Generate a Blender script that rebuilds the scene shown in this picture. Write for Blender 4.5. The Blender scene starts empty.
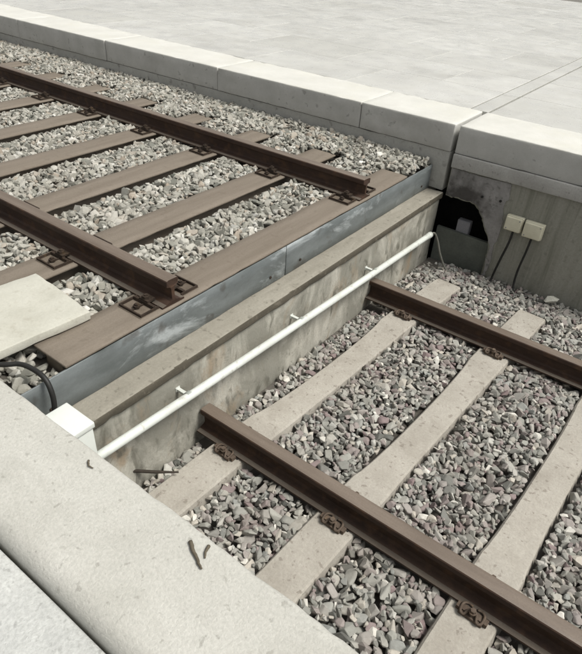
import bpy, bmesh, math, random
import numpy as np
from mathutils import Vector, Matrix, noise
R = math.radians
random.seed(7)
rng = np.random.default_rng(7)
scene = bpy.context.scene
C = bpy.context.collection

# ---------------------------------------------------------------- camera, sky, sun, exposure
cam = bpy.data.cameras.new('camera')
cam.sensor_fit = 'HORIZONTAL'; cam.sensor_width = 36.0; cam.lens = 36.0 * 576.3 / 582.0
cam.clip_start = 0.02; cam.clip_end = 2000
cam_ob = bpy.data.objects.new('camera', cam); C.objects.link(cam_ob)
CAM = Vector((1.7300, -1.4961, 1.3692))
cam_ob.location = CAM
cam_ob.rotation_euler = (R(54.6183), R(-3.3158), R(36.9775))
scene.camera = cam_ob

SUN_EL, SUN_AZ = 58.0, 16.0          # azimuth measured from +X towards +Y
world = bpy.data.worlds.new('World'); scene.world = world; world.use_nodes = True
wn = world.node_tree.nodes; wl = world.node_tree.links
wn.clear()
sky = wn.new('ShaderNodeTexSky'); sky.sky_type = 'NISHITA'; sky.sun_disc = False
sky.sun_elevation = R(SUN_EL); sky.sun_rotation = R(90 - SUN_AZ)
sky.air_density = 1.0; sky.dust_density = 4.0; sky.ozone_density = 1.0
hs = wn.new('ShaderNodeHueSaturation'); hs.inputs['Saturation'].default_value = 0.07
bg = wn.new('ShaderNodeBackground'); bg.inputs['Strength'].default_value = 0.072
wo = wn.new('ShaderNodeOutputWorld')
wl.new(sky.outputs[0], hs.inputs['Color']); wl.new(hs.outputs[0], bg.inputs[0]); wl.new(bg.outputs[0], wo.inputs[0])
sun = bpy.data.lights.new('sun', 'SUN'); sun.energy = 1.5; sun.angle = R(18); sun.color = (1.0, 0.955, 0.88)
sun_ob = bpy.data.objects.new('sun', sun); C.objects.link(sun_ob)
sd = Vector((math.cos(R(SUN_EL)) * math.cos(R(SUN_AZ)), math.cos(R(SUN_EL)) * math.sin(R(SUN_AZ)), math.sin(R(SUN_EL))))
sun_ob.rotation_euler = sd.to_track_quat('Z', 'Y').to_euler()
sun_ob.location = (0, 0, 8)
scene.view_settings.view_transform = 'Standard'; scene.view_settings.look = 'None'
scene.view_settings.gamma = 1.0; scene.view_settings.use_curve_mapping = False
scene.view_settings.exposure = 0.99

# ---------------------------------------------------------------- measures (metres); z = 0 is the top of the upper rails
H = 0.137                  # rail height
GW = 1.668; HW = 0.072     # gauge, head width
Y0 = 0.036; Y1 = GW + HW + 0.036           # rail centre lines, upper track
YL0 = Y0 + 0.037; YL1 = Y1 + 0.037         # lower track
ZL = -0.7253                               # lower rail top
ZS = -H; ZLS = ZL - H                      # sleeper tops
YC = 2.815; ZC = 0.177                     # far platform edge
YN = -0.917                                # near platform edge

# ---------------------------------------------------------------- materials
def nt(name):
    m = bpy.data.materials.new(name); m.use_nodes = True
    n = m.node_tree.nodes; b = n['Principled BSDF']
    return m, n, m.node_tree.links, b

def coords(n, l, scale=(1, 1, 1), rand=True):
    tc = n.new('ShaderNodeTexCoord')
    mp = n.new('ShaderNodeMapping'); mp.inputs['Scale'].default_value = scale
    l.new(tc.outputs['Object'], mp.inputs['Vector'])
    if rand:
        oi = n.new('ShaderNodeObjectInfo')
        ml = n.new('ShaderNodeMath'); ml.operation = 'MULTIPLY'; ml.inputs[1].default_value = 37.0
        l.new(oi.outputs['Random'], ml.inputs[0]); l.new(ml.outputs[0], mp.inputs['Location'])
    return mp.outputs[0]

def tex(n, l, vec, scale, detail=6, rough=0.6, lo=0.35, hi=0.65, dist=0.0):
    t = n.new('ShaderNodeTexNoise'); t.inputs['Scale'].default_value = scale
    t.inputs['Detail'].default_value = detail; t.inputs['Roughness'].default_value = rough
    t.inputs['Distortion'].default_value = dist
    l.new(vec, t.inputs['Vector'])
    mr = n.new('ShaderNodeMapRange'); mr.inputs['From Min'].default_value = lo; mr.inputs['From Max'].default_value = hi
    l.new(t.outputs['Fac'], mr.inputs['Value'])
    return mr.outputs[0], t.outputs['Fac']

def mix(n, l, fac, a, b, blend='MIX', amount=None):
    x = n.new('ShaderNodeMix'); x.data_type = 'RGBA'; x.blend_type = blend; x.clamp_factor = True
    if amount is not None:
        ml = n.new('ShaderNodeMath'); ml.operation = 'MULTIPLY'; ml.inputs[1].default_value = amount
        l.new(fac, ml.inputs[0]); fac = ml.outputs[0]
    if isinstance(fac, (int, float)): x.inputs[0].default_value = fac
    else: l.new(fac, x.inputs[0])
    for s, v in ((6, a), (7, b)):
        if isinstance(v, tuple): x.inputs[s].default_value = (*v, 1)
        else: l.new(v, x.inputs[s])
    return x.outputs[2]

def bump(n, l, b, fac, strength, distance=0.004):
    bp = n.new('ShaderNodeBump'); bp.inputs['Strength'].default_value = strength; bp.inputs['Distance'].default_value = distance
    l.new(fac, bp.inputs['Height']); l.new(bp.outputs[0], b.inputs['Normal'])

def surface(name, base, alt, stain=None, spot=None, scale=4.0, fine=60.0, rough=0.85, stretch=(1, 1, 1),
            bump_s=0.5, stain_amt=0.6, stain_scale=2.0, spot_amt=0.6, spot_scale=25.0, metallic=0.0, spec=0.3, fine_amt=0.35, stain_rng=(0.5, 0.72), spot_rng=(0.60, 0.70)):
    m, n, l, b = nt(name)
    v = coords(n, l, stretch)
    v0 = coords(n, l)
    f, _ = tex(n, l, v, scale, 8, 0.65)
    c = mix(n, l, f, base, alt)
    if stain is not None:
        f2, _ = tex(n, l, v, stain_scale, 7, 0.7, *stain_rng, dist=0.6)
        c = mix(n, l, f2, c, stain, amount=stain_amt)
    if spot is not None:
        f3, _ = tex(n, l, v0, spot_scale, 3, 0.5, *spot_rng)
        c = mix(n, l, f3, c, spot, amount=spot_amt)
    f4, raw = tex(n, l, v0, fine, 5, 0.7, 0.3, 0.7)
    c = mix(n, l, f4, c, tuple(x * 0.55 for x in base), amount=fine_amt)
    l.new(c, b.inputs['Base Color'])
    b.inputs['Roughness'].default_value = rough; b.inputs['Metallic'].default_value = metallic
    b.inputs['Specular IOR Level'].default_value = spec
    bump(n, l, b, raw, bump_s)
    return m

M = {}
M['wall'] = surface('wall_concrete', (0.35, 0.35, 0.32), (0.42, 0.415, 0.385), (0.26, 0.255, 0.23), (0.13, 0.125, 0.11), 3, 90, stretch=(1, 1, 1), stain_scale=3, spot_scale=14)
M['coping'] = surface('coping_stone', (0.66, 0.655, 0.58), (0.74, 0.73, 0.66), (0.50, 0.49, 0.43), (0.42, 0.41, 0.36), 3, 110, rough=0.8, spot_amt=0.25, fine_amt=0.16)
M['coping_far'] = None
M['nearstone'] = surface('near_coping_stone', (0.49, 0.485, 0.44), (0.56, 0.555, 0.51), (0.38, 0.372, 0.33), (0.24, 0.232, 0.20), 4, 130, rough=0.85, spot_amt=0.5, fine_amt=0.42, spot_scale=48, spot_rng=(.63, .70), bump_s=0.7, stain_scale=2.6, stain_amt=.75)
M['nearpave'] = surface('near_paving', (0.53, 0.54, 0.52), (0.63, 0.64, 0.615), (0.42, 0.425, 0.405), (0.27, 0.27, 0.255), 9, 110, rough=0.8, fine_amt=0.55, spot_scale=55, spot_amt=.5, bump_s=.9)
M['lipstone'] = surface('wall_course', (0.37, 0.365, 0.34), (0.46, 0.455, 0.43), (0.28, 0.27, 0.25), (0.18, 0.175, 0.16), 4, 90)
M['panelwall'] = surface('formed_wall', (0.25, 0.248, 0.208), (0.34, 0.335, 0.29), (0.155, 0.155, 0.12), (0.10, 0.095, 0.08), 5, 70, stretch=(1.6, 1, 0.12), stain_scale=2.6, stain_amt=0.9, spot_amt=0.3, stain_rng=(.48, .6))
M['patch'] = surface('mortar', (0.255, 0.247, 0.238), (0.34, 0.33, 0.318), (0.175, 0.17, 0.16), (0.10, 0.095, 0.088), 8, 60, bump_s=0.9, stain_scale=5)
def grime(m, centre, r0, r1):
    n, l = m.node_tree.nodes, m.node_tree.links; b = n['Principled BSDF']
    g = n.new('ShaderNodeNewGeometry'); d = n.new('ShaderNodeVectorMath'); d.operation = 'DISTANCE'; d.inputs[1].default_value = centre
    l.new(g.outputs['Position'], d.inputs[0])
    t = n.new('ShaderNodeTexNoise'); t.inputs['Scale'].default_value = 11; t.inputs['Detail'].default_value = 7; l.new(g.outputs['Position'], t.inputs['Vector'])
    a = n.new('ShaderNodeMath'); a.operation = 'MULTIPLY_ADD'; a.inputs[1].default_value = -.42; l.new(t.outputs['Fac'], a.inputs[0]); l.new(d.outputs['Value'], a.inputs[2])
    mr = n.new('ShaderNodeMapRange'); mr.inputs['From Min'].default_value = r1 - .21; mr.inputs['From Max'].default_value = r0 - .21; l.new(a.outputs[0], mr.inputs['Value'])
    c = mix(n, l, mr.outputs[0], b.inputs['Base Color'].links[0].from_socket, (0.045, 0.04, 0.036), amount=.85)
    l.new(c, b.inputs['Base Color'])
grime(M['patch'], (.30, 2.815, -.42), .12, .27)
M['greenpanel'] = surface('damp_panel', (0.11, 0.122, 0.105), (0.16, 0.172, 0.15), (0.08, 0.088, 0.075), None, 5, 70, rough=0.6)
M['dark'] = surface('painted_dark', (0.02, 0.02, 0.018), (0.035, 0.033, 0.03), None, None, 6, 50)  # near-black colour that paints the shade inside openings
M['step'] = None
M['ledge'] = surface('ledge_concrete', (0.26, 0.243, 0.20), (0.33, 0.312, 0.262), (0.18, 0.165, 0.13), (0.12, 0.108, 0.085), 5, 80, stain_scale=5, stretch=(2, .5, 1), bump_s=0.7)
M['concsleeper'] = surface('concrete_sleeper', (0.375, 0.35, 0.303), (0.455, 0.43, 0.378), (0.28, 0.255, 0.215), (0.18, 0.152, 0.126), 5, 85, spot_amt=0.6, spot_scale=34, spot_rng=(.62, .68), stain_scale=3.5, stain_amt=.75, bump_s=0.8, fine_amt=0.4)
M['sleeper'] = surface('brown_sleeper', (0.180, 0.152, 0.120), (0.222, 0.190, 0.153), (0.145, 0.120, 0.092), (0.105, 0.083, 0.063), 5, 120, stretch=(3, .35, 3), spot_amt=0.25, rough=0.8, stain_scale=4, bump_s=0.35)
M['rust'] = surface('rusty_rail', (0.036, 0.019, 0.012), (0.058, 0.032, 0.020), (0.022, 0.012, 0.008), (0.115, 0.06, 0.03), 14, 160, rough=0.72, spot_amt=0.55, spot_scale=16, spot_rng=(.52, .72), spec=0.4, bump_s=0.3, stretch=(.4, 1, 1))
M['railtop'] = surface('rail_top', (0.142, 0.112, 0.087), (0.195, 0.158, 0.125), (0.095, 0.068, 0.048), None, 10, 140, rough=0.5, stretch=(.25, 2, 1), spec=0.5, bump_s=0.2)
M['railfoot'] = surface('dusty_rail_foot', (0.10, 0.083, 0.066), (0.14, 0.118, 0.096), (0.05, 0.036, 0.027), None, 9, 140, rough=0.8, stretch=(.35, 2, 1), bump_s=0.2)
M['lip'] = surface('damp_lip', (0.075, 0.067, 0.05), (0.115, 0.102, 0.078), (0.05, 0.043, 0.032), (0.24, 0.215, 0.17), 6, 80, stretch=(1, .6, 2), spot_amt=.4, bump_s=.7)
M['plate'] = surface('galvanised_plate', (0.125, 0.142, 0.142), (0.20, 0.222, 0.225), (0.50, 0.54, 0.55), (0.07, 0.062, 0.052), 5, 120, rough=0.45, metallic=0.15, spec=0.5, stain_amt=0.85, stain_scale=2.2, stain_rng=(0.54, 0.66), spot_scale=9, spot_amt=0.6, stretch=(1, .7, 2), bump_s=0.15, fine_amt=0.2)
M['clip'] = surface('rusty_fastening', (0.028, 0.019, 0.013), (0.055, 0.038, 0.026), (0.018, 0.012, 0.008), (0.12, 0.08, 0.045), 30, 150, rough=0.75, spec=0.35)
M['clip3'] = surface('dusty_fastening', (0.085, 0.062, 0.046), (0.14, 0.108, 0.082), (0.05, 0.034, 0.025), (0.18, 0.125, 0.08), 30, 150, rough=0.8)
M['clip2'] = surface('worn_baseplate', (0.135, 0.11, 0.084), (0.185, 0.155, 0.12), (0.07, 0.05, 0.036), None, 25, 150, rough=0.75)
M['pvc'] = surface('white_pipe', (0.58, 0.61, 0.57), (0.65, 0.68, 0.64), (0.40, 0.395, 0.34), (0.36, 0.34, 0.29), 5, 120, rough=0.42, spec=0.5, fine_amt=0.08, bump_s=0.05, stain_amt=0.5, stain_scale=6)
M['bracket'] = surface('bracket_metal', (0.36, 0.36, 0.33), (0.44, 0.44, 0.41), (0.22, 0.19, 0.15), None, 20, 120, rough=.6)
M['whitebox'] = surface('white_plastic', (0.64, 0.67, 0.63), (0.69, 0.72, 0.68), (0.54, 0.56, 0.51), None, 5, 100, rough=0.45, spec=0.5, fine_amt=0.06, bump_s=0.05)
M['creambox'] = surface('cream_plastic', (0.60, 0.575, 0.44), (0.67, 0.645, 0.51), (0.46, 0.43, 0.31), None, 6, 100, rough=0.5, fine_amt=0.1, bump_s=0.05)
M['greybox'] = surface('grey_plastic', (0.24, 0.24, 0.26), (0.30, 0.30, 0.32), None, None, 6, 100, rough=0.5)
M['cable'] = surface('black_cable', (0.018, 0.018, 0.017), (0.03, 0.03, 0.028), None, None, 8, 100, rough=0.5, bump_s=0.1)
M['greycable'] = surface('grey_cable', (0.13, 0.13, 0.11), (0.19, 0.19, 0.165), None, None, 8, 100, rough=0.6, bump_s=0.1)
M['board'] = surface('pale_board', (0.46, 0.455, 0.395), (0.53, 0.525, 0.46), (0.37, 0.36, 0.295), (0.36, 0.34, 0.28), 4, 90, spot_amt=0.4, fine_amt=0.2, bump_s=0.4)
M['twig'] = surface('twig', (0.10, 0.085, 0.06), (0.16, 0.135, 0.10), None, None, 20, 90)
M['stick'] = surface('dark_stick', (0.035, 0.028, 0.022), (0.055, 0.045, 0.035), None, None, 20, 90)
M['bed'] = surface('ballast_bed', (0.10, 0.092, 0.08), (0.15, 0.138, 0.12), (0.07, 0.062, 0.05), None, 12, 90, bump_s=1.0)
M['ground'] = surface('ground', (0.16, 0.155, 0.14), (0.21, 0.20, 0.18), (0.12, 0.115, 0.10), None, 1.5, 40)

def step_material():
    m, n, l, b = nt('step_wall_concrete')
    v = coords(n, l, (1, 1, 1), False); vs = coords(n, l, (1, 1.5, 0.8), False)
    f, _ = tex(n, l, v, 5, 8, .65); c = mix(n, l, f, (0.235, 0.228, 0.192), (0.31, 0.303, 0.26))
    f, _ = tex(n, l, vs, 2.1, 7, .65, .46, .62, .5); c = mix(n, l, f, c, (0.58, 0.56, 0.49), amount=.85)
    f, _ = tex(n, l, vs, 3.1, 6, .6, .55, .68, .3); c = mix(n, l, f, c, (0.34, 0.255, 0.165), amount=.7)
    f, _ = tex(n, l, vs, 6.5, 6, .6, .55, .66, .8); c = mix(n, l, f, c, (0.12, 0.115, 0.09), amount=.75)
    f, raw = tex(n, l, v, 80, 5, .7, .3, .7); c = mix(n, l, f, c, (0.10, 0.10, 0.085), amount=.3)
    l.new(c, b.inputs['Base Color']); b.inputs['Roughness'].default_value = .85; b.inputs['Specular IOR Level'].default_value = .3
    bump(n, l, b, raw, .6); return m
M['step'] = step_material()

def coping_material():
    m, n, l, b = nt('platform_coping')                 # pale top face, greyer front face
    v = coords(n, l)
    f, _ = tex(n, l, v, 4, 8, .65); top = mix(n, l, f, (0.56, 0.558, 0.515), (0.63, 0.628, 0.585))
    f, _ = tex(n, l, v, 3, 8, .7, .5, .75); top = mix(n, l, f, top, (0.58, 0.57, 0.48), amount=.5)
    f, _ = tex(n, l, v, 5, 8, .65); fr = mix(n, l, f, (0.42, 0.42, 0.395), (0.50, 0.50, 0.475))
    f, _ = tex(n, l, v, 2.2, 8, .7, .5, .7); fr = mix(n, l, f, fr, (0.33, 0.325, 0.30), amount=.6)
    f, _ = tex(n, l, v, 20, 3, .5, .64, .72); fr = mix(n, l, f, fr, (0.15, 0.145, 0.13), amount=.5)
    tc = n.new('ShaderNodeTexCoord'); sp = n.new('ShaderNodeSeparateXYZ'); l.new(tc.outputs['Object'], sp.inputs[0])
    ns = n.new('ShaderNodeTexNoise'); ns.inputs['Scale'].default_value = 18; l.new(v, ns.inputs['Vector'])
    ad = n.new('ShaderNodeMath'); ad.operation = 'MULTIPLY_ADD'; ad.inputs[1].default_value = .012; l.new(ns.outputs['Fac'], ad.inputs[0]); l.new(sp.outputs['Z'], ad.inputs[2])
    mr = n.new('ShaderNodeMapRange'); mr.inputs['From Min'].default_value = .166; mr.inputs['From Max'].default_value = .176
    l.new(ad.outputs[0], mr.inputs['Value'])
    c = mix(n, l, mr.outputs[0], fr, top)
    f, raw = tex(n, l, v, 110, 5, .7, .3, .7); c = mix(n, l, f, c, (0.25, 0.245, 0.22), amount=.14)
    l.new(c, b.inputs['Base Color']); b.inputs['Roughness'].default_value = .75
    bump(n, l, b, raw, .5); return m
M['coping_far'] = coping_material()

def paving_material():
    m, n, l, b = nt('paving_slab')
    v = coords(n, l)
    oi = n.new('ShaderNodeObjectInfo'); rp = n.new('ShaderNodeValToRGB')
    e = rp.color_ramp.elements
    e[0].position = 0; e[0].color = (0.54, 0.54, 0.50, 1); e[1].position = 1; e[1].color = (0.61, 0.61, 0.575, 1)
    for ps, col in ((.06, (0.50, 0.495, 0.45, 1)), (.10, (0.545, 0.545, 0.51, 1)), (.55, (0.58, 0.58, 0.545, 1))):
        x = rp.color_ramp.elements.new(ps); x.color = col
    l.new(oi.outputs['Random'], rp.inputs[0])
    f, _ = tex(n, l, v, 3, 8, .7); c = mix(n, l, f, rp.outputs[0], (0.42, 0.415, 0.375), amount=.45)
    f, _ = tex(n, l, v, 1.2, 5, .6, .55, .7); c = mix(n, l, f, c, (0.36, 0.355, 0.325), amount=.55)
    gm = n.new('ShaderNodeNewGeometry')
    f, _ = tex(n, l, gm.outputs['Position'], .75, 6, .6, .45, .68, .4); c = mix(n, l, f, c, (0.38, 0.378, 0.35), amount=.4)  # broad mottling painted in for soft uneven reflections
    f, _ = tex(n, l, gm.outputs['Position'], 7, 4, .6, .64, .70); c = mix(n, l, f, c, (0.30, 0.29, 0.26), amount=.35)
    f, raw = tex(n, l, v, 90, 5, .7, .3, .7); c = mix(n, l, f, c, (0.30, 0.30, 0.27), amount=.18)
    l.new(c, b.inputs['Base Color'])
    rg, _ = tex(n, l, v, 5, 6, .6); mm = n.new('ShaderNodeMapRange'); mm.inputs['To Min'].default_value = .2; mm.inputs['To Max'].default_value = .42
    l.new(rg, mm.inputs['Value']); l.new(mm.outputs[0], b.inputs['Roughness']); b.inputs['Specular IOR Level'].default_value = .5
    bump(n, l, b, raw, .06, .0008); return m
M['paving'] = paving_material()

def stone_material(name, cols, use_attr):
    m, n, l, b = nt(name)
    rp = n.new('ShaderNodeValToRGB'); cr = rp.color_ramp; cr.interpolation = 'LINEAR'
    cr.elements[0].position = 0; cr.elements[0].color = (*cols[0], 1)
    cr.elements[1].position = 1; cr.elements[1].color = (*cols[-1], 1)
    for i, c in enumerate(cols[1:-1]):
        e = cr.elements.new((i + 1) / (len(cols) - 1)); e.color = (*c, 1)
    if use_attr:
        a = n.new('ShaderNodeAttribute'); a.attribute_name = 'stone_tint'; l.new(a.outputs['Fac'], rp.inputs[0])
    else:
        a = n.new('ShaderNodeObjectInfo'); l.new(a.outputs['Random'], rp.inputs[0])
    tc = n.new('ShaderNodeTexCoord'); g = n.new('ShaderNodeNewGeometry')
    f, _ = tex(n, l, g.outputs['Position'], 45, 6, .7, .35, .68)
    c = mix(n, l, f, rp.outputs[0], mix(n, l, .5, rp.outputs[0], (0.10, 0.085, 0.07)), amount=.5)
    f, _ = tex(n, l, g.outputs['Position'], 3.0, 4, .6, .45, .7)
    c = mix(n, l, f, c, (0.16, 0.13, 0.10), amount=.22)
    f, raw = tex(n, l, g.outputs['Position'], 170, 4, .7, .3, .7)
    l.new(c, b.inputs['Base Color']); b.inputs['Roughness'].default_value = .85; b.inputs['Specular IOR Level'].default_value = .3
    bump(n, l, b, raw, .5, .003)
    return m
LOWC = [(0.095, 0.099, 0.09), (0.246, 0.246, 0.224), (0.302, 0.305, 0.274), (0.358, 0.353, 0.319), (0.263, 0.224, 0.213), (0.403, 0.394, 0.358), (0.224, 0.17, 0.17), (0.342, 0.345, 0.314), (0.493, 0.459, 0.398), (0.263, 0.274, 0.258), (0.717, 0.694, 0.627)]
UPC = [(0.11, 0.115, 0.098), (0.27, 0.27, 0.235), (0.34, 0.335, 0.29), (0.44, 0.43, 0.38), (0.24, 0.24, 0.21), (0.50, 0.49, 0.435), (0.33, 0.285, 0.23), (0.54, 0.53, 0.48), (0.39, 0.38, 0.335), (0.19, 0.195, 0.17), (0.68, 0.67, 0.62)]
M['stoneA'] = stone_material('grey_stone', LOWC, True)
M['stoneB'] = stone_material('grey_stone_single', LOWC, False)
M['stoneU'] = stone_material('pale_stone', UPC, True)

# ---------------------------------------------------------------- mesh helpers
def link(name, bm, mat, parent=None, smooth=False, loc=None, rot=None):
    bmesh.ops.recalc_face_normals(bm, faces=bm.faces[:])
    me = bpy.data.meshes.new(name); bm.to_mesh(me); bm.free()
    for x in (mat if isinstance(mat, (list, tuple)) else [mat]): me.materials.append(x)
    if smooth: me.polygons.foreach_set('use_smooth', [True] * len(me.polygons))
    o = bpy.data.objects.new(name, me); C.objects.link(o)
    if parent: o.parent = parent
    if loc: o.location = loc
    if rot: o.rotation_euler = rot
    return o

def tag(o, label=None, cat=None, group=None, kind=None):
    if label: o['label'] = label
    if cat: o['category'] = cat
    if group: o['group'] = group
    if kind: o['kind'] = kind
    return o

def thing(name, label, cat, loc=(0, 0, 0), rot=(0, 0, 0), group=None):
    o = bpy.data.objects.new(name, None); C.objects.link(o); o.location = loc; o.rotation_euler = rot
    o.empty_display_size = .1
    return tag(o, label, cat, group)

def copy_tree(o, parent=None):
    c = o.copy(); C.objects.link(c); c.parent = parent
    for ch in o.children: copy_tree(ch, c)
    return c

def box(bm, x0, x1, y0, y1, z0, z1):
    vs = [bm.verts.new((x, y, z)) for z in (z0, z1) for x, y in ((x0, y0), (x1, y0), (x1, y1), (x0, y1))]
    for f in ((3, 2, 1, 0), (4, 5, 6, 7), (0, 1, 5, 4), (1, 2, 6, 5), (2, 3, 7, 6), (3, 0, 4, 7)): bm.faces.new([vs[i] for i in f])
    return vs

def bbox(x0, x1, y0, y1, z0, z1, bevel=0.004, seg=2):
    bm = bmesh.new(); box(bm, x0, x1, y0, y1, z0, z1)
    if bevel: bmesh.ops.bevel(bm, geom=bm.edges[:], offset=bevel, segments=seg, profile=.6, affect='EDGES')
    return bm

def rough_box(x0, x1, y0, y1, z0, z1, cell=0.05, bevel=0.008, amp=0.003, freq=9, seed=0, seg=2):
    """a box whose faces are cut to cells, with worn edges"""
    bm = bmesh.new(); box(bm, x0, x1, y0, y1, z0, z1)
    bmesh.ops.bevel(bm, geom=bm.edges[:], offset=bevel, segments=seg, profile=.5, affect='EDGES')
    for ax, a, b in ((0, x0, x1), (1, y0, y1), (2, z0, z1)):
        k = int((b - a) / cell)
        for i in range(1, k):
            p = [0, 0, 0]; p[ax] = a + (b - a) * i / k; nn = [0, 0, 0]; nn[ax] = 1
            bmesh.ops.bisect_plane(bm, geom=bm.verts[:] + bm.edges[:] + bm.faces[:], plane_co=p, plane_no=nn)
    cx = Vector(((x0 + x1) / 2, (y0 + y1) / 2, (z0 + z1) / 2))
    bm.normal_update()
    for v in bm.verts:
        q = v.co * freq + Vector((seed * 3.1, seed * 1.7, seed))
        d = noise.noise(q) * amp + noise.noise(q * 3.3) * amp * .5
        edge = sum(1 for i, (a, b) in enumerate(((x0, x1), (y0, y1), (z0, z1))) if min(abs(v.co[i] - a), abs(v.co[i] - b)) < bevel * 1.3)
        if edge >= 2:                                      # chipped arrises
            d -= max(0, noise.noise(q * 2.1 + Vector((9, 9, 9))) - .12) * amp * 5
        v.co += v.normal * d
    return bm

def prism(bm, pts, y0, y1, axis='y'):
    """polygon pts (a, b) extruded along an axis: y -> (a, y, b); x -> (x, a, b)"""
    def mk(a, b, t): return (a, t, b) if axis == 'y' else ((t, a, b) if axis == 'x' else (a, b, t))
    A = [bm.verts.new(mk(a, b, y0)) for a, b in pts]; B = [bm.verts.new(mk(a, b, y1)) for a, b in pts]
    bm.faces.new(A); bm.faces.new(B[::-1]); k = len(pts)
    for i in range(k): bm.faces.new((A[i], B[i], B[(i + 1) % k], A[(i + 1) % k]))

def tube(bm, pts, r, seg=10, caps=True):
    pts = [Vector(p) for p in pts]; rings = []; up = Vector((0.13, 0.21, 1)).normalized()
    for i, p in enumerate(pts):
        t = (pts[min(i + 1, len(pts) - 1)] - pts[max(i - 1, 0)]).normalized()
        a = t.cross(up); a = a.normalized() if a.length > 1e-4 else Vector((1, 0, 0)); b = t.cross(a).normalized()
        rr = r[i] if isinstance(r, (list, tuple)) else r
        rings.append([bm.verts.new(p + (a * math.cos(2 * math.pi * k / seg) + b * math.sin(2 * math.pi * k / seg)) * rr) for k in range(seg)])
    for i in range(len(rings) - 1):
        for k in range(seg): bm.faces.new((rings[i][k], rings[i][(k + 1) % seg], rings[i + 1][(k + 1) % seg], rings[i + 1][k]))
    if caps: bm.faces.new(rings[0][::-1]); bm.faces.new(rings[-1])

def spline(pts, n=8):
    P = [Vector(p) for p in pts]; P = [P[0] * 2 - P[1]] + P + [P[-1] * 2 - P[-2]]; out = []
    for i in range(1, len(P) - 2):
        for k in range(n):
            t = k / n; a, b, c, d = P[i - 1:i + 3]
            out.append(.5 * ((2 * b) + (c - a) * t + (2 * a - 5 * b + 4 * c - d) * t * t + (3 * b - a - 3 * c + d) * t ** 3))
    out.append(P[-2]); return out

def cyl(bm, c, r, h, seg=12, top=None):
    top = r if top is None else top
    A = [bm.verts.new((c[0] + r * math.cos(2 * math.pi * k / seg), c[1] + r * math.sin(2 * math.pi * k / seg), c[2])) for k in range(seg)]
    B = [bm.verts.new((c[0] + top * math.cos(2 * math.pi * k / seg), c[1] + top * math.sin(2 * math.pi * k / seg), c[2] + h)) for k in range(seg)]
    bm.faces.new(A[::-1]); bm.faces.new(B)
    for k in range(seg): bm.faces.new((A[k], A[(k + 1) % seg], B[(k + 1) % seg], B[k]))

# ---------------------------------------------------------------- the setting: ground, platforms
bm = bmesh.new(); box(bm, -300, 300, -300, 300, -1.9, -1.5)
tag(link('ground', bm, M['ground']), kind='structure')

bm = bmesh.new(); box(bm, -60, 60, YC + .51, 14.6, -1.49, ZC - .034)
far = tag(link('far_platform', bm, M['paving']), kind='structure')

# coping stones, each on its own
cop_edges = [(-13.70, -12.16), (-12.155, -10.52), (-10.515, -8.88), (-8.875, -7.24), (-7.235, -5.60), (-5.595, -3.963), (-3.957, -2.310), (-2.304, -0.705), (-0.699, 0.124), (0.160, 2.45), (2.455, 4.9)]
for i, (a, b) in enumerate(cop_edges):
    dy = 0.004 * math.sin(i * 2.3); dz = 0 if b < .2 else -.001
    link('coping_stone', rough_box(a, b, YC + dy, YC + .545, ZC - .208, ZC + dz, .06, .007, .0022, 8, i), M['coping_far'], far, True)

# paving slabs: running bond, cut by the cover strip over the expansion joint
SL, SWd, JG = 1.22, 0.80, 0.004
slab_cache = {}
def slab(x0, x1, y0, y1):
    k = (round(x1 - x0, 3), round(y1 - y0, 3))
    if k not in slab_cache:
        bm = bbox(0, k[0], 0, k[1], -.03, 0, .003, 1)
        o = link('paving_slab', bm, M['paving'], far); slab_cache[k] = o
    else:
        o = slab_cache[k].copy(); C.objects.link(o)
    o.location = (x0, y0, ZC - .003 + rng.uniform(-.0012, .0012))
    return o
def in_view(x, y):
    # keeps the slabs near the part of the platform one can see
    return (-7.9 - .0 * y) < x < (1.6 if y < 6 else 1.0) and x > -8.2 + .42 * (y - 3.4) and x < 1.6
nrow = 0
y = YC + .549
while y < 13.9:
    off = (nrow % 2) * SL / 2 + .1 * math.sin(nrow * 1.7)
    # left of the strip, laid from the strip outwards
    x1 = 0.005; first = True
    while x1 > -8.5:
        w = SL if not first else SL * (.5 if nrow % 2 else 1)
        first = False
        if in_view(x1 - w / 2, y): slab(x1 - w + JG, x1, y, y + SWd - JG)
        x1 -= w
    x0 = 0.178; first = True
    while x0 < 1.8:
        w = SL if not first else SL * (.5 if nrow % 2 else 1); first = False
        if in_view(x0 + w / 2, y): slab(x0, x0 + w - JG, y, y + SWd - JG)
        x0 += w
    y += SWd; nrow += 1
link('joint_cover_strip', bbox(0.022, 0.160, YC + .552, 14.5, ZC - .03, ZC - .0015, .002, 1), M['paving'], far)

# near platform: coping with a rounded back edge, paving behind it
near = tag(link('near_platform', rough_box(-3, 5, -1.19, YN + .03, -1.49, .06, .5, .004, 0, 1, 0), M['wall']), kind='structure')
bm = bmesh.new()
prof = [(YN, .060), (YN, ZC - .010), (YN - .003, ZC - .004), (YN - .010, ZC)]
NB = -1.216
for k in range(1, 14): prof.append((YN - .010 + (NB + .045 - YN + .010) * k / 14, ZC))
for k in range(0, 8):
    a = R(90 + k * 90 / 7); prof.append((NB + .045 + .045 * math.cos(a), ZC - .045 + .045 * math.sin(a)))
prof.append((NB, .060))
XS = np.linspace(-1.2, 3.2, 150)
rows = []
for x in XS:
    row = []
    for (yy, zz) in prof:
        q = Vector((x * 7, yy * 7, zz * 7))
        d = noise.noise(q) * .0022 + noise.noise(q * 4) * .0013
        ch = max(0, noise.noise(q * 3.1 + Vector((5, 5, 5))) - .1) * .008 if yy > YN - .012 and zz > .1 else 0
        row.append(bm.verts.new((x, yy + (-ch + d if yy > YN - .012 else 0), zz + d - (ch * .6 if zz > ZC - .012 else 0))))
    rows.append(row)
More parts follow.
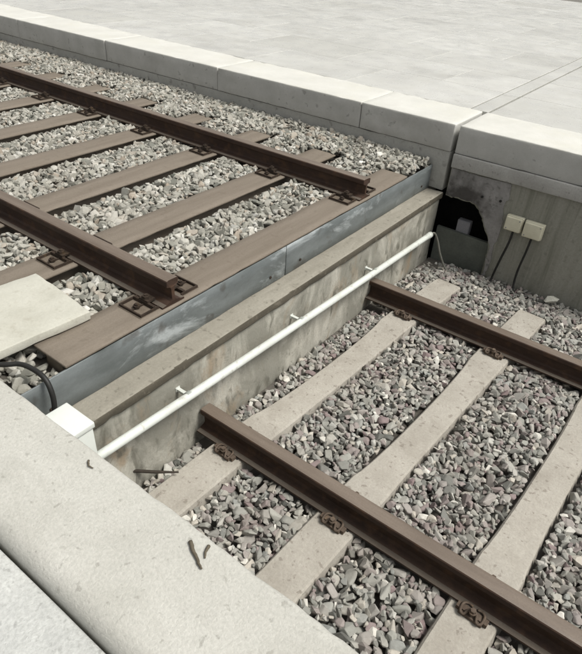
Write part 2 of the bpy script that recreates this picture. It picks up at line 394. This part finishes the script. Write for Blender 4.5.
for i in range(len(rows) - 1):
    for k in range(len(prof)):
        kk = (k + 1) % len(prof)
        bm.faces.new((rows[i][k], rows[i][kk], rows[i + 1][kk], rows[i + 1][k]))
bm.faces.new(rows[0]); bm.faces.new(rows[-1][::-1])
link('coping_stone', bm, M['nearstone'], near, True)
bm = rough_box(-3, 5, -6, -1.223, .02, .128, .25, .006, .002, 5, 3)
tag(link('near_pavement', bm, M['nearpave'], None, True), kind='structure')

# ---------------------------------------------------------------- walls
pw = thing('platform_wall', 'grey concrete face of the far platform with a broken corner opening', 'wall', (0, 0, 0))
link('wall_base', rough_box(-14, .124, YC + .006, YC + .28, -.345, ZC - .211, .12, .004, .002, 6, 2), M['wall'], pw, True)
link('wall_footing', rough_box(-14, -.03, YC + .006, YC + .28, -1.4, -.347, .2, .004, .002, 6, 2), M['wall'], pw, True)
link('wall_course', rough_box(.160, 4.9, YC - .012, YC + .28, ZC - .211 - .105, ZC - .211, .08, .006, .002, 6, 4), M['lipstone'], pw, True)
zt = ZC - .211 - .1075
# lower wall with the ragged opening beside the stepped wall
def ragged(P, step, amp, seed, closed=True):
    out = []
    for i, (a, b) in enumerate(P if closed else P[:-1]):
        c, d = P[(i + 1) % len(P)]; k = max(1, int(math.hypot(c - a, d - b) / step))
        for j in range(k):
            x, z = a + (c - a) * j / k, b + (d - b) * j / k
            out.append((x + noise.noise(Vector((x * 40, z * 40, seed))) * amp, z + noise.noise(Vector((x * 40, z * 40, seed + 7))) * amp * .8))
    return out
hole = [(.612, -1.4), (.604, -.95), (.606, -.70), (.592, -.652), (.572, -.60), (.545, -.562), (.518, -.525), (.492, -.468), (.462, -.432), (.438, -.398), (.41, -.382), (.37, -.372), (.32, -.379), (.27, -.372), (.21, -.377), (.162, -.373)]
bm = bmesh.new(); prism(bm, [(.162, zt), (4.9, zt), (4.9, -1.4)] + ragged(hole, .02, .010, 5, False) + [hole[-1]], YC + .010, YC + .25)
link('lower_wall', bm, M['panelwall'], pw)
# mortar patch round the opening, a skin proud of the wall
pp = [(.170, zt - .004), (.40, zt - .010), (.64, zt - .004), (.655, -.24), (.63, -.33), (.655, -.44), (.66, -.55), (.64, -.68), (.655, -.80), (.635, -.96), (.615, -.95), (.617, -.70), (.603, -.655), (.583, -.598), (.556, -.556), (.529, -.519), (.503, -.462), (.473, -.426), (.448, -.391), (.42, -.372), (.37, -.362), (.32, -.369), (.27, -.362), (.21, -.367), (.168, -.363)]
bm = bmesh.new(); prism(bm, ragged(pp, .02, .013, 3), YC + .0035, YC + .012); link('mortar_patch', bm, M['patch'], pw)
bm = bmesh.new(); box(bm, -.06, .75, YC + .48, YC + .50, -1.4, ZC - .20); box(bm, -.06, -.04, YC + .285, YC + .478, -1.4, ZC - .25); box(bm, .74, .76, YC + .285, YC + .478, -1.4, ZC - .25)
link('cavity_dark_sheets', bm, M['dark'], pw)  # added near-black sheets paint the shade behind the opening and joint gap
for (x, z) in ((.455, -.300), (.600, -.292)):
    bm = bmesh.new(); cyl(bm, (0, 0, 0), .010, .006, 10)
    link('dark_hole_disc', bm, M['dark'], pw, False, (x, YC + .003, z), (R(90), 0, 0))  # solid disc, its colour painting the dark of a small hole
# damp panel standing in the opening
bm = bmesh.new(); prism(bm, [(.135, -.668), (.60, -.676), (.601, -1.3), (.135, -1.3)], YC + .055, YC + .085)
tag(link('cover_panel', bm, M['greenpanel']), 'dark green-grey panel closing the lower part of the broken wall opening', 'panel')
bm = bbox(.282, .392, YC + .09, YC + .15, -.70, -.572, .008)
b0 = thing('socket_box', 'small grey box inside the dark broken opening of the wall', 'box', (0, 0, 0))
link('box_body', bm, M['greybox'], b0)
link('box_cover', bbox(.288, .386, YC + .0865, YC + .0895, -.694, -.578, .001, 1), M['greybox'], b0)

# stepped wall between the two track levels
sw = thing('stepped_wall', 'stained concrete step wall dropping from the upper to the lower track', 'wall', (0, 0, 0))
link('wall_body', rough_box(-.25, .126, YN + .04, YC - .004, -1.4, -.405, .06, .006, .003, 5, 6), M['step'], sw, True)
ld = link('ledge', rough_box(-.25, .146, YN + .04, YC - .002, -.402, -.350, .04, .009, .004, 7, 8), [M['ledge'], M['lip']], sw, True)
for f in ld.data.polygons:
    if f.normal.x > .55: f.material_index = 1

# galvanised plates that hold back the ballast
def edge_plate(y0, y1, label, seed):
    t = thing('edge_plate', label, 'plate', (0, 0, 0), group='steel plates along the drop')
    bm = rough_box(.001, .010, y0, y1, -.348, -.1575, .05, .0015, .0012, 4, seed, 1)
    link('plate_sheet', bm, M['plate'], t, True)
    k = max(2, int((y1 - y0) / .75))
    for i in range(k):
        yy = y0 + .14 + (y1 - y0 - .28) * i / (k - 1)
        bm = bmesh.new(); cyl(bm, (0, 0, 0), .009, .005, 6); link('bolt', bm, M['clip'], t, False, (.010, yy, -.30), (0, R(90), 0))
edge_plate(-.80, .893, 'scuffed steel plate under the near rail end, nearest the white box', 1)
edge_plate(.899, 2.806, 'steel plate with bright scrape marks under the far rail end', 2)

# ---------------------------------------------------------------- rails
HP = [(-.065, 0), (-.065, .009), (-.045, .0135), (-.018, .022), (-.0095, .034), (-.0085, .060), (-.0095, .088), (-.016, .097), (-.034, .102), (-.036, .107), (-.036, .130), (-.032, .1345), (-.022, H)]
def rail(x0, x1, yc, zb, label, worn_end):
    prof = [(a - .003 if abs(a) > .06 else a, b) for a, b in HP]; prof = prof + [(-a, b) for a, b in prof[::-1]]
    t = thing('rail', label, 'rail', (0, yc, zb), group='steel rails')
    bm = bmesh.new(); n = int((x1 - x0) / .06); rows = []
    for i in range(n + 1):
        x = x0 + (x1 - x0) * i / n; row = []
        for (a, b) in prof:
            e = 0
            if (i == n and worn_end == 1) or (i == 0 and worn_end == -1): e = noise.noise(Vector((a * 40, b * 40, yc))) * .006
            row.append(bm.verts.new((x + e, a, b + noise.noise(Vector((x * 1.3, a, yc))) * .0008)))
        rows.append(row)
    k = len(prof)
    for i in range(n):
        for j in range(k):
            f = bm.faces.new((rows[i][j], rows[i][(j + 1) % k], rows[i + 1][(j + 1) % k], rows[i + 1][j]))
            if j in (12,): f.material_index = 1
            if j in (11, 13): f.material_index = 1
            if j in (1, 23): f.material_index = 2
    bm.faces.new(rows[0]); bm.faces.new(rows[-1][::-1])
    link('rail_body', bm, [M['rust'], M['railtop'], M['railfoot']], t)
    return t
rail(-11, -.003, Y0, -H, 'near rusty rail of the upper track, cut off at the drop above the steel plate', 1)
rail(-11, -.003, Y1, -H, 'far rusty rail of the upper track, cut off at the drop by the platform', 1)
rail(.140, 5, YL0, ZLS, 'near rusty rail of the lower track, running out at the bottom right', -1)
rail(.132, 5, YL1, ZLS, 'far rusty rail of the lower track, beside the two cream boxes', -1)

# ---------------------------------------------------------------- fastenings (parts of the sleepers)
def hexnut(bm, c, r, h): cyl(bm, c, r, h, 6)
def baseplate(parent, yc, ztop):
    """ribbed rail plate with clips and bolts, both sides of the rail; origin of parent is the sleeper"""
    p = link('rail_plate', bbox(-.078, .078, -.185, .185, 0, .0015, 0), M['clip2'], parent, False, (0, yc, ztop))
    for s in (-1, 1):
        ya, yb = sorted((s * .071, s * .180))
        bm = bmesh.new()
        box(bm, -.076, -.069, ya, yb, .002, .014); box(bm, .069, .076, ya, yb, .002, .014); y4, y5 = sorted((s * .101, s * .1725)); box(bm, -.0045, .0045, y4, y5, .002, .008)
        y2, y3 = sorted((s * .173, s * .180)); box(bm, -.0685, .0685, y2, y3, .002, .014)
        y2, y3 = sorted((s * .086, s * .100)); box(bm, -.0685, .0685, y2, y3, .002, .020)
        link('plate_rib', bm, M['clip'], p)
        bm = bmesh.new(); hexnut(bm, (0, s * .138, .0085), .018, .010); cyl(bm, (0, s * .138, .0185), .010, .008, 8)
        link('screw_spike', bm, M['clip'], p)
        y2, y3 = sorted((s * .050, s * .098))
        bm = bmesh.new(); box(bm, -.030, .030, y2, y3, .0205, .030); hexnut(bm, (0, s * .080, .0302), .018, .014); cyl(bm, (0, s * .080, .0442), .009, .006, 8)
        link('rail_clip', bm, M['clip'], p)
    return p

def spring_clip(parent, yc, ztop):
    """sprung wire clips with a shoulder either side of the rail foot"""
    p = link('rail_pad', bbox(-.075, .075, -.072, .072, -.006, -.0005, 0), M['cable'], parent, False, (0, yc, ztop))
    for s in (-1, 1):
        bm = bmesh.new(); ya, yb = sorted((s * .073, s * .100)); box(bm, -.066, .066, ya, yb, -.004, .016)
        ya, yb = sorted((s * .1005, s * .112)); box(bm, -.050, .050, ya, yb, -.004, .010)
        link('guide_plate', bm, M['clip3'], p)
        pts = [(-.010, s * .062, .015), (-.030, s * .060, .017), (-.046, s * .078, .022), (-.044, s * .108, .014), (-.028, s * .113, .011), (-.016, s * .092, .026), (0, s * .086, .029), (.016, s * .092, .026), (.028, s * .113, .011), (.044, s * .108, .014), (.046, s * .078, .022), (.030, s * .060, .017), (.010, s * .062, .015)]
        bm = bmesh.new(); tube(bm, spline(pts, 4), .0058, 7); link('spring_clip', bm, M['clip3'], p, True)
        bm = bmesh.new(); cyl(bm, (0, s * .095, .000), .010, .032, 8); cyl(bm, (0, s * .095, .031), .016, .004, 12); hexnut(bm, (0, s * .095, .035), .012, .012)
        link('screw_spike', bm, M['clip3'], p)
    return p

# ---------------------------------------------------------------- sleepers
UYC = (Y0 + Y1) / 2
def upper_sleeper():
    t = thing('sleeper', '', 'sleeper', (0, UYC, ZS), group='brown sleepers of the upper track')
    link('sleeper_body', rough_box(-.058, .058, -1.455, 1.455, -.13, -.0150, .10, .005, .002, 5, 11), M['sleeper'], t, True)
    link('sleeper_top', rough_box(-.110, .110, -1.468, 1.468, -.0148, -.0008, .05, .003, .0016, 5, 12, 1), M['sleeper'], t, True)
    for yc in (Y0, Y1): baseplate(t, yc - UYC, 0)
    return t
fronts = [0, -.63, -1.29, -1.97, -2.66, -3.35, -4.05, -4.75, -5.42]
ulabel = ['brown sleeper at the drop, carrying both cut rail ends above the steel plate',
          'second brown sleeper from the drop, one end under the pale board',
          'third brown sleeper from the drop', 'fourth brown sleeper counted from the drop',
          'fifth brown sleeper counted from the drop', 'sixth brown sleeper counted from the drop',
          'seventh brown sleeper counted from the drop, at the left edge', 'eighth brown sleeper from the drop, showing beyond the far rail at left',
          'ninth brown sleeper from the drop, in the far top left corner']
us = upper_sleeper(); us.location.x = -.100; us['label'] = ulabel[0]
USL = [(-.210, .010)]
for i, fx in enumerate(fronts[1:], 1):
    o = copy_tree(us); o.location.x = fx - .110; o['label'] = ulabel[i]
    o.rotation_euler.z = R(rng.uniform(-.5, .5)); USL.append((fx - .22, fx))

LYC = (YL0 + YL1) / 2
def lower_sleeper():
    t = thing('concrete_sleeper', '', 'sleeper', (0, LYC, ZLS), group='concrete sleepers of the lower track')
    bm = bmesh.new(); L = 1.50; n = 60; rows = []
    sd = (YL1 - YL0) / 2
    for i in range(n + 1):
        yy = -L + 2 * L * i / n; u = abs(yy)
        mid = max(0.0, 1 - (u / (sd - .22)) ** 2) if u < sd - .22 else 0
        mid = mid ** .6 if mid > 0 else 0
        endd = max(0, (u - sd - .16) / (L - sd - .16))
        tz = -.0066 - .034 * mid - .012 * endd
        if u > L - .012: tz -= .010
        hw = .098 - .016 * mid
        bev = .012
        row = []
        for (a, b) in ((-hw - .040, -.22), (-hw - .003, tz - bev), (-hw + .006, tz - .0015), (-hw * .4, tz), (hw * .4, tz), (hw - .006, tz - .0015), (hw + .003, tz - bev), (hw + .040, -.22)):
            q = Vector((a * 9, yy * 9, b * 9)); d = noise.noise(q) * .0016 + noise.noise(q * 3) * .001
            row.append(bm.verts.new((a + d, yy, b + d)))
        rows.append(row)
    for i in range(n):
        for j in range(8): bm.faces.new((rows[i][j], rows[i][(j + 1) % 8], rows[i + 1][(j + 1) % 8], rows[i + 1][j]))
    bm.faces.new(rows[0]); bm.faces.new(rows[-1][::-1])
    link('sleeper_body', bm, M['concsleeper'], t)
    for yc in (YL0, YL1): spring_clip(t, yc - LYC, 0)
    return t
SK = 0.055
lx = [.405, 1.065, 1.735]
ll = ['concrete sleeper lying along the foot of the stained step wall', 'middle concrete sleeper, second from the step wall, crossing under both lower rails', 'concrete sleeper at the right edge, farthest from the step wall']
ls = lower_sleeper(); LSL = []
for i, x in enumerate(lx):
    o = ls if i == 0 else copy_tree(ls)
    o.location.x = x; o.rotation_euler.z = -math.atan(SK); o['label'] = ll[i]; LSL.append(x)

# ---------------------------------------------------------------- ballast
def hull_stone(seed):
    r = random.Random(seed); bm = bmesh.new()
    sx, sy, sz = r.uniform(.9, 1.4), r.uniform(.65, 1.0), r.uniform(.42, .8)
    for i in range(r.choice((11, 12, 13, 14, 15, 16))):
        v = Vector((r.gauss(0, 1), r.gauss(0, 1), r.gauss(0, 1))).normalized() * r.uniform(.88, 1.12)
        bm.verts.new((v.x * sx, v.y * sy, v.z * sz))
    bmesh.ops.convex_hull(bm, input=bm.verts[:], use_existing_faces=False)
    bmesh.ops.delete(bm, geom=[v for v in bm.verts if not v.link_faces], context='VERTS')
    bmesh.ops.triangulate(bm, faces=bm.faces[:])
    bm.verts.ensure_lookup_table(); bm.verts.index_update()
    V = np.array([v.co[:] for v in bm.verts]); F = np.array([[v.index for v in f.verts] for f in bm.faces]); bm.free()
    c = V.mean(0); V = V - c
    # outward winding
    for k, f in enumerate(F):
        a, b, d = V[f]
        if np.dot(np.cross(b - a, d - a), a + b + d) < 0: F[k] = f[::-1]
    return V, F
STONES = [hull_stone(100 + i) for i in range(24)]
def worn(VF):
    """the same stone with its arrises rubbed off"""
    V, F = VF; bm = bmesh.new(); vs = [bm.verts.new(v) for v in V]
    for f in F: bm.faces.new([vs[i] for i in f])
    bmesh.ops.dissolve_limit(bm, angle_limit=R(24), verts=bm.verts[:], edges=bm.edges[:])
    bmesh.ops.bevel(bm, geom=bm.edges[:], offset=.075, segments=1, affect='EDGES', clamp_overlap=True)
    bmesh.ops.triangulate(bm, faces=bm.faces[:])
    bm.verts.index_update()
    W = np.array([v.co[:] for v in bm.verts]); G = np.array([[v.index for v in f.verts] for f in bm.faces]); bm.free()
    return W, G
WORN = [worn(x) for x in STONES]

def deposit(x0, x1, y0, y1, level, blocked, rmin, rmax, rmean, tries, seed, over=.012):
    g = np.random.default_rng(seed); cell = .008
    nx, ny = int((x1 - x0) / cell) + 1, int((y1 - y0) / cell) + 1
    X, Y = np.meshgrid(x0 + np.arange(nx) * cell, y0 + np.arange(ny) * cell, indexing='ij')
    Lv = level(X, Y); Bk = blocked(X, Y); hm = Lv - .050
    out = []
    px = g.uniform(x0, x1, tries); py = g.uniform(y0, y1, tries)
    rr = np.clip(rmean * np.exp(g.normal(0, .36, tries)), rmin, rmax)
    rr[: tries // 3] = np.sort(rr[: tries // 3])[::-1]
    ix = ((px - x0) / cell).astype(int); iy = ((py - y0) / cell).astype(int)
    for k in range(tries):
        r = rr[k]; e = max(1, int(r * .62 / cell)); i, j = ix[k], iy[k]
        a, b, c, d = max(0, i - e), min(nx, i + e + 1), max(0, j - e), min(ny, j + e + 1)
        if Bk[a:b, c:d].any(): continue
        pt = hm[a:b, c:d]; s = float(pt.mean() * .55 + pt.max() * .45)
        z = s + r * .42
        if z + r * .45 > Lv[i, j] + over: continue
        pt[:] = np.maximum(pt, z + r * .42)
        out.append((px[k], py[k], z, r))
    return np.array(out)

def quat_mats(n, g, flat=.75):
    """random rotations, mostly lying flat"""
    ax = g.normal(size=(n, 3)); ax[:, 2] *= .3; ax /= np.linalg.norm(ax, axis=1)[:, None]
    an = g.normal(0, flat, n); sp = g.uniform(0, 2 * math.pi, n)
    K = np.zeros((n, 3, 3)); K[:, 0, 1] = -ax[:, 2]; K[:, 0, 2] = ax[:, 1]; K[:, 1, 0] = ax[:, 2]; K[:, 1, 2] = -ax[:, 0]; K[:, 2, 0] = -ax[:, 1]; K[:, 2, 1] = ax[:, 0]
    A = np.eye(3)[None] + np.sin(an)[:, None, None] * K + (1 - np.cos(an))[:, None, None] * (K @ K)
    Z = np.zeros((n, 3, 3)); Z[:, 0, 0] = np.cos(sp); Z[:, 0, 1] = -np.sin(sp); Z[:, 1, 0] = np.sin(sp); Z[:, 1, 1] = np.cos(sp); Z[:, 2, 2] = 1
    return A @ Z

def merge_stones(name, P, Rm, kinds, mat, parent, g, STONES):
    Vs, Fs, Ts = [], [], []; base = 0
    for k in range(len(STONES)):
        idx = np.where(kinds == k)[0]
        if not len(idx): continue
        V, F = STONES[k]
        W = np.einsum('nij,vj->nvi', Rm[idx], V) * P[idx, 3][:, None, None] + P[idx, None, :3]
        Vs.append(W.reshape(-1, 3)); m = len(V)
        Fs.append((F[None] + (base + np.arange(len(idx)) * m)[:, None, None]).reshape(-1, 3)); base += len(idx) * m
        Ts.append(np.repeat(g.uniform(0, 1, len(idx)), m))
    V = np.concatenate(Vs); F = np.concatenate(Fs); T = np.concatenate(Ts)
    me = bpy.data.meshes.new(name)
    me.vertices.add(len(V)); me.vertices.foreach_set('co', V.astype(np.float32).ravel())
    me.loops.add(F.size); me.loops.foreach_set('vertex_index', F.astype(np.int32).ravel())
    me.polygons.add(len(F)); me.polygons.foreach_set('loop_start', np.arange(0, F.size, 3, dtype=np.int32))
    me.update(calc_edges=True)
    at = me.attributes.new('stone_tint', 'FLOAT', 'POINT'); at.data.foreach_set('value', T.astype(np.float32))
    me.shade_flat(); me.materials.append(mat)
    o = bpy.data.objects.new(name, me); C.objects.link(o); o.parent = parent; o['kind'] = 'stuff'
    return o

def nz(X, Y, f, s=0.0):
    return np.sin(X * f + s) * np.cos(Y * f * 1.13 + s * 2) * .5 + np.sin(X * f * 2.3 + Y * f * 1.7 + s) * .3

# lower track
def lev_low(X, Y):
    L = -.902 + .010 * nz(X, Y, 4.0, 1.0)
    L = L - .035 * np.clip((Y - 2.45) / .3, 0, 1)
    L = L - .045 * np.clip((.34 - X) / .10, 0, 1)
    return L
def blk_low(X, Y):
    b = np.zeros_like(X, bool)
    for x in LSL: b |= (np.abs(X - x - SK * (Y - LYC)) < .106) & (np.abs(Y - LYC) < 1.512)
    for yc in (YL0, YL1): b |= (np.abs(Y - yc) < .055)
    b |= (X < .138)
    return b
low = tag(link('ballast_bed', bbox(.127, 6, YN + .035, YC + .04, -1.48, -.965, 0), M['bed']), kind='structure')
PL = deposit(.13, 3.4, YN + .05, YC - .01, lev_low, blk_low, .009, .044, .0245, 70000, 3, over=.018)
g3 = np.random.default_rng(31)
RL = quat_mats(len(PL), g3); KL = g3.integers(0, len(STONES), len(PL))
# the 300 stones that show largest become single parts
Minv = np.array(cam_ob.rotation_euler.to_matrix().transposed())
def project(P):
    c = (P[:, :3] - np.array(CAM)) @ Minv.T
    d = -c[:, 2]; return 291 + 576.3 * c[:, 0] / d, 327 - 576.3 * c[:, 1] / d, d
u, v, d = project(PL)
vis = (u > 3) & (u < 579) & (v > 0) & (v < 651) & (v < 380 + .745 * u - 4)
top = PL[:, 2] + PL[:, 3] * .45 > lev_low(PL[:, 0], PL[:, 1]) - .012
for yc in (YL0, YL1): vis &= np.abs(PL[:, 1] - yc) > .075
score = np.where(vis & top, PL[:, 3] / d, 0); order = np.argsort(-score)[:300]
single = np.zeros(len(PL), bool); single[order] = True
fine = vis & top & ~single; rest = ~fine & ~single           # stones one can see clearly have rubbed edges
merge_stones('loose_ballast', PL[fine], RL[fine], KL[fine], M['stoneA'], low, g3, WORN)
merge_stones('loose_ballast', PL[rest], RL[rest], KL[rest], M['stoneA'], low, g3, STONES)
smesh = []
for V, F in WORN:
    me = bpy.data.meshes.new('ballast_stone'); me.from_pydata(V.tolist(), [], F.tolist()); me.shade_flat(); me.materials.append(M['stoneB']); smesh.append(me)
for k in order:
    o = bpy.data.objects.new('ballast_stone', smesh[KL[k]]); C.objects.link(o); o.parent = low
    o.matrix_local = Matrix.Translation(PL[k, :3].tolist()) @ Matrix(RL[k].tolist()).to_4x4() @ Matrix.Scale(float(PL[k, 3]), 4)

# upper track
def lev_up(X, Y):
    L = -.154 + .008 * nz(X, Y, 3.5, 2.0) + .028 * np.clip((Y - 2.05) / .35, 0, 1)
    L = L - .05 * np.clip((-.30 - Y) / .3, 0, 1)
    for a, c in USL:                                       # stones have sunk away along the front of each sleeper
        dd = X - c; inside = Y < UYC + 1.5
        L = L - np.where((dd > -.02) & (dd < .10) & inside, .060 * np.clip(1 - dd / .085, 0, 1), 0)
    return L
def blk_up(X, Y):
    b = np.zeros_like(X, bool)
    for a, c in USL: b |= (X > a - .002) & (X < c - .004) & (Y > UYC - 1.475) & (Y < UYC + 1.475 - .10 - .10 * np.sin(a * 9))
    for yc in (Y0, Y1): b |= (np.abs(Y - yc) < .062)
    b |= (X > -.014)
    return b
up = tag(link('upper_ballast_bed', bbox(-14, -.002, YN + .035, YC + .004, -1.48, -.235, 0), M['bed']), kind='structure')
PU = deposit(-7.6, -.005, YN + .05, YC - .0, lev_up, blk_up, .010, .042, .0255, 130000, 5, over=.022)
RU = quat_mats(len(PU), g3); KU = g3.integers(0, len(STONES), len(PU))
uu, vv, dd = project(PU)
fine = (uu > -20) & (uu < 600) & (vv > -20) & (dd < 3.3) & (PU[:, 2] + PU[:, 3] * .45 > lev_up(PU[:, 0], PU[:, 1]) - .010)
merge_stones('pale_ballast', PU[fine], RU[fine], KU[fine], M['stoneU'], up, g3, WORN)
merge_stones('pale_ballast', PU[~fine], RU[~fine], KU[~fine], M['stoneU'], up, g3, STONES)
print('stones', len(PL), len(PU), 'mean tris', np.mean([len(f) for v, f in WORN]))

# ---------------------------------------------------------------- things along the step wall
pipe = thing('conduit_pipe', 'long white plastic pipe crossing along the step wall above the lower rails', 'pipe', (0, 0, 0))
PA, PB = Vector((.205, -.655, -.478)), Vector((.205, 2.555, -.618))
def pipe_at(t):
    p = PA.lerp(PB, t); p.z += -.006 * math.sin(t * math.pi); return p
bm = bmesh.new(); tube(bm, [pipe_at(i / 30) for i in range(31)], .0215, 16); link('pipe_tube', bm, M['pvc'], pipe, True)
for t in (.175, .46, .73):
    p = pipe_at(t); bm = bmesh.new()
    ring = [Vector((p.x + .0255 * math.cos(R(a)), p.y, p.z + .0255 * math.sin(R(a)))) for a in range(70, 291, 20)]
    for i in range(len(ring) - 1):
        a, b = ring[i], ring[i + 1]; q = [bm.verts.new((w.x, w.y + s * .011, w.z)) for w in (a, b) for s in (-1, 1)]
        bm.faces.new((q[0], q[1], q[3], q[2]))
    bmesh.ops.solidify(bm, geom=bm.faces[:], thickness=.004)
    box(bm, .124, p.x - .024, p.y - .009, p.y + .009, p.z - .007, p.z + .007)
    box(bm, .120, .130, p.y - .013, p.y + .013, p.z - .012, p.z + .013)
    link('pipe_bracket', bm, M['pvc'], pipe)
bm = bmesh.new(); tube(bm, [pipe_at(.988), pipe_at(1.004)], .0245, 16); link('pipe_end', bm, M['pvc'], pipe, True)
e = pipe_at(1.0)
bm = bmesh.new(); tube(bm, spline([(e.x, e.y - .02, e.z), (e.x + .015, e.y + .05, e.z + .004), (e.x + .045, e.y + .085, e.z - .07), (e.x + .085, e.y + .09, e.z - .17), (e.x + .15, e.y + .10, -.90), (e.x + .21, e.y + .10, -.925)]), .0085, 8)
tag(link('conduit_cable', bm, M['greycable'], None, True), 'thin grey cable hanging from the far end of the white pipe', 'cable')

jb = thing('junction_box', 'white box under the near platform edge where the white pipe begins', 'box', (.227, -.79, -.37))
link('box_body', bbox(-.078, .078, -.122, .122, -.19, .165, .006), M['whitebox'], jb, True)
link('box_lid', bbox(-.083, .083, -.124, .129, .1655, .192, .005), M['whitebox'], jb, True)
bm = bmesh.new(); tube(bm, [(-.022, .118, -.112), (-.022, .150, -.112)], .027, 14); link('pipe_socket', bm, M['pvc'], jb, True)

bm = bmesh.new(); tube(bm, spline([(-.60, -.92, -.17), (-.36, -.82, -.125), (-.17, -.738, -.115), (-.105, -.684, -.112), (-.035, -.668, -.112), (.025, -.664, -.125), (.060, -.668, -.165), (.075, -.676, -.225), (.082, -.70, -.30), (.100, -.74, -.336)]), .0105, 10)
tag(link('black_cable', bm, M['cable'], None, True), 'black cable curving over the stones towards the white box', 'cable')

board = thing('concrete_board', 'pale flat board lying across the sleeper ends beside the near rail', 'board', (-.43, -.60, ZS), (0, 0, R(-4.5)))
link('board_slab', rough_box(-.232, .232, -.36, .325, .003, .048, .05, .006, .0025, 7, 21), M['board'], board, True)

# two cream wall boxes with their cables
for k, (xa, xb, za, zb, lab) in enumerate(((.683, .815, -.480, -.362, 'left of the two cream boxes on the far wall, with a black cable below'), (.826, .972, -.492, -.366, 'right of the two cream boxes on the far wall, slightly larger'))):
    xc, zc, w, h2 = (xa + xb) / 2, (za + zb) / 2, (xb - xa) / 2, (zb - za) / 2
    t = thing('wall_box', lab, 'box', (xc, YC + .010, zc), group='cream boxes on the far wall')
    link('box_body', bbox(-w, w, -.038, -.001, -h2, h2, .009, 3), M['creambox'], t, True)
    link('box_cover', bbox(-w + .004, w - .004, -.058, -.0385, -h2 + .004, h2 - .004, .010, 3), M['creambox'], t, True)
    for s in (-1, 1):
        bm = bmesh.new(); cyl(bm, (0, 0, 0), .005, .003, 8); link('cover_screw', bm, M['greybox'], t, False, (s * (w - .022), -.057, s * (h2 - .022)), (R(90), 0, 0))
    bm = bmesh.new(); yy = YC - .018
    if k == 0: pts = [(xc + .01, yy, za + .004), (xc + .005, yy, za - .10), (xc - .02, yy - .004, za - .26), (xc - .04, yy - .012, -.90), (xc - .03, yy - .05, -.955)]
    else: pts = [(xc + .005, yy, za + .004), (xc - .002, yy, za - .12), (xc - .016, yy - .006, za - .28), (xc - .010, yy - .02, -.90), (xc + .02, yy - .06, -.955)]
    tube(bm, spline(pts), .0085, 8)
    tag(link('box_cable', bm, M['cable'], None, True), ('black cable hanging from the left cream box', 'black cable hanging from the right cream box')[k], 'cable', 'cables of the cream boxes')

# ---------------------------------------------------------------- litter and small debris
bm = bmesh.new(); tube(bm, [(.05, -.455, -.80), (.12, -.40, -.822), (.20, -.325, -.838), (.275, -.255, -.846)], [.007, .0085, .008, .004], 8)
tag(link('dark_stick', bm, M['stick'], None, True), 'dark stick lying on the near end of the first concrete sleeper', 'stick')
V, F = hull_stone(900)
bm = bmesh.new(); vs = [bm.verts.new(v * .048) for v in V]
for f in F: bm.faces.new([vs[i] for i in f])
tag(link('concrete_lump', bm, M['board'], None, False, (1.20, 2.73, -.885), (0, 0, .4)), 'pale lump of concrete on the stones at the far wall, right edge', 'lump')

def twig(pts, r, lab):
    bm = bmesh.new(); q = [p + Vector((noise.noise(p * 160), noise.noise(p * 160 + Vector((3, 3, 3))), 0)) * .0025 for p in spline([(a, b, ZC + .0035 + c) for a, b, c in pts], 5)]; n = len(q)
    tube(bm, q, [r * (1 - .6 * i / n) for i in range(n)], 6)
    tag(link('twig', bm, M['twig'], None, True), lab, 'twig', 'twigs on the near platform edge')
twig([(1.118, -.957, .002), (1.145, -.972, .003), (1.172, -.984, .002), (1.186, -.990, .002)], .0056, 'thick dark twig on the near platform edge, pointing away from the rails')
twig([(1.158, -.938, .001), (1.163, -.952, .003), (1.172, -.966, .001)], .0045, 'short twig beside the thickest twig on the near platform edge')
twig([(.742, -.953, .001), (.756, -.963, .002), (.772, -.962, .001)], .0032, 'small curled twig on the platform edge near the white pipe')
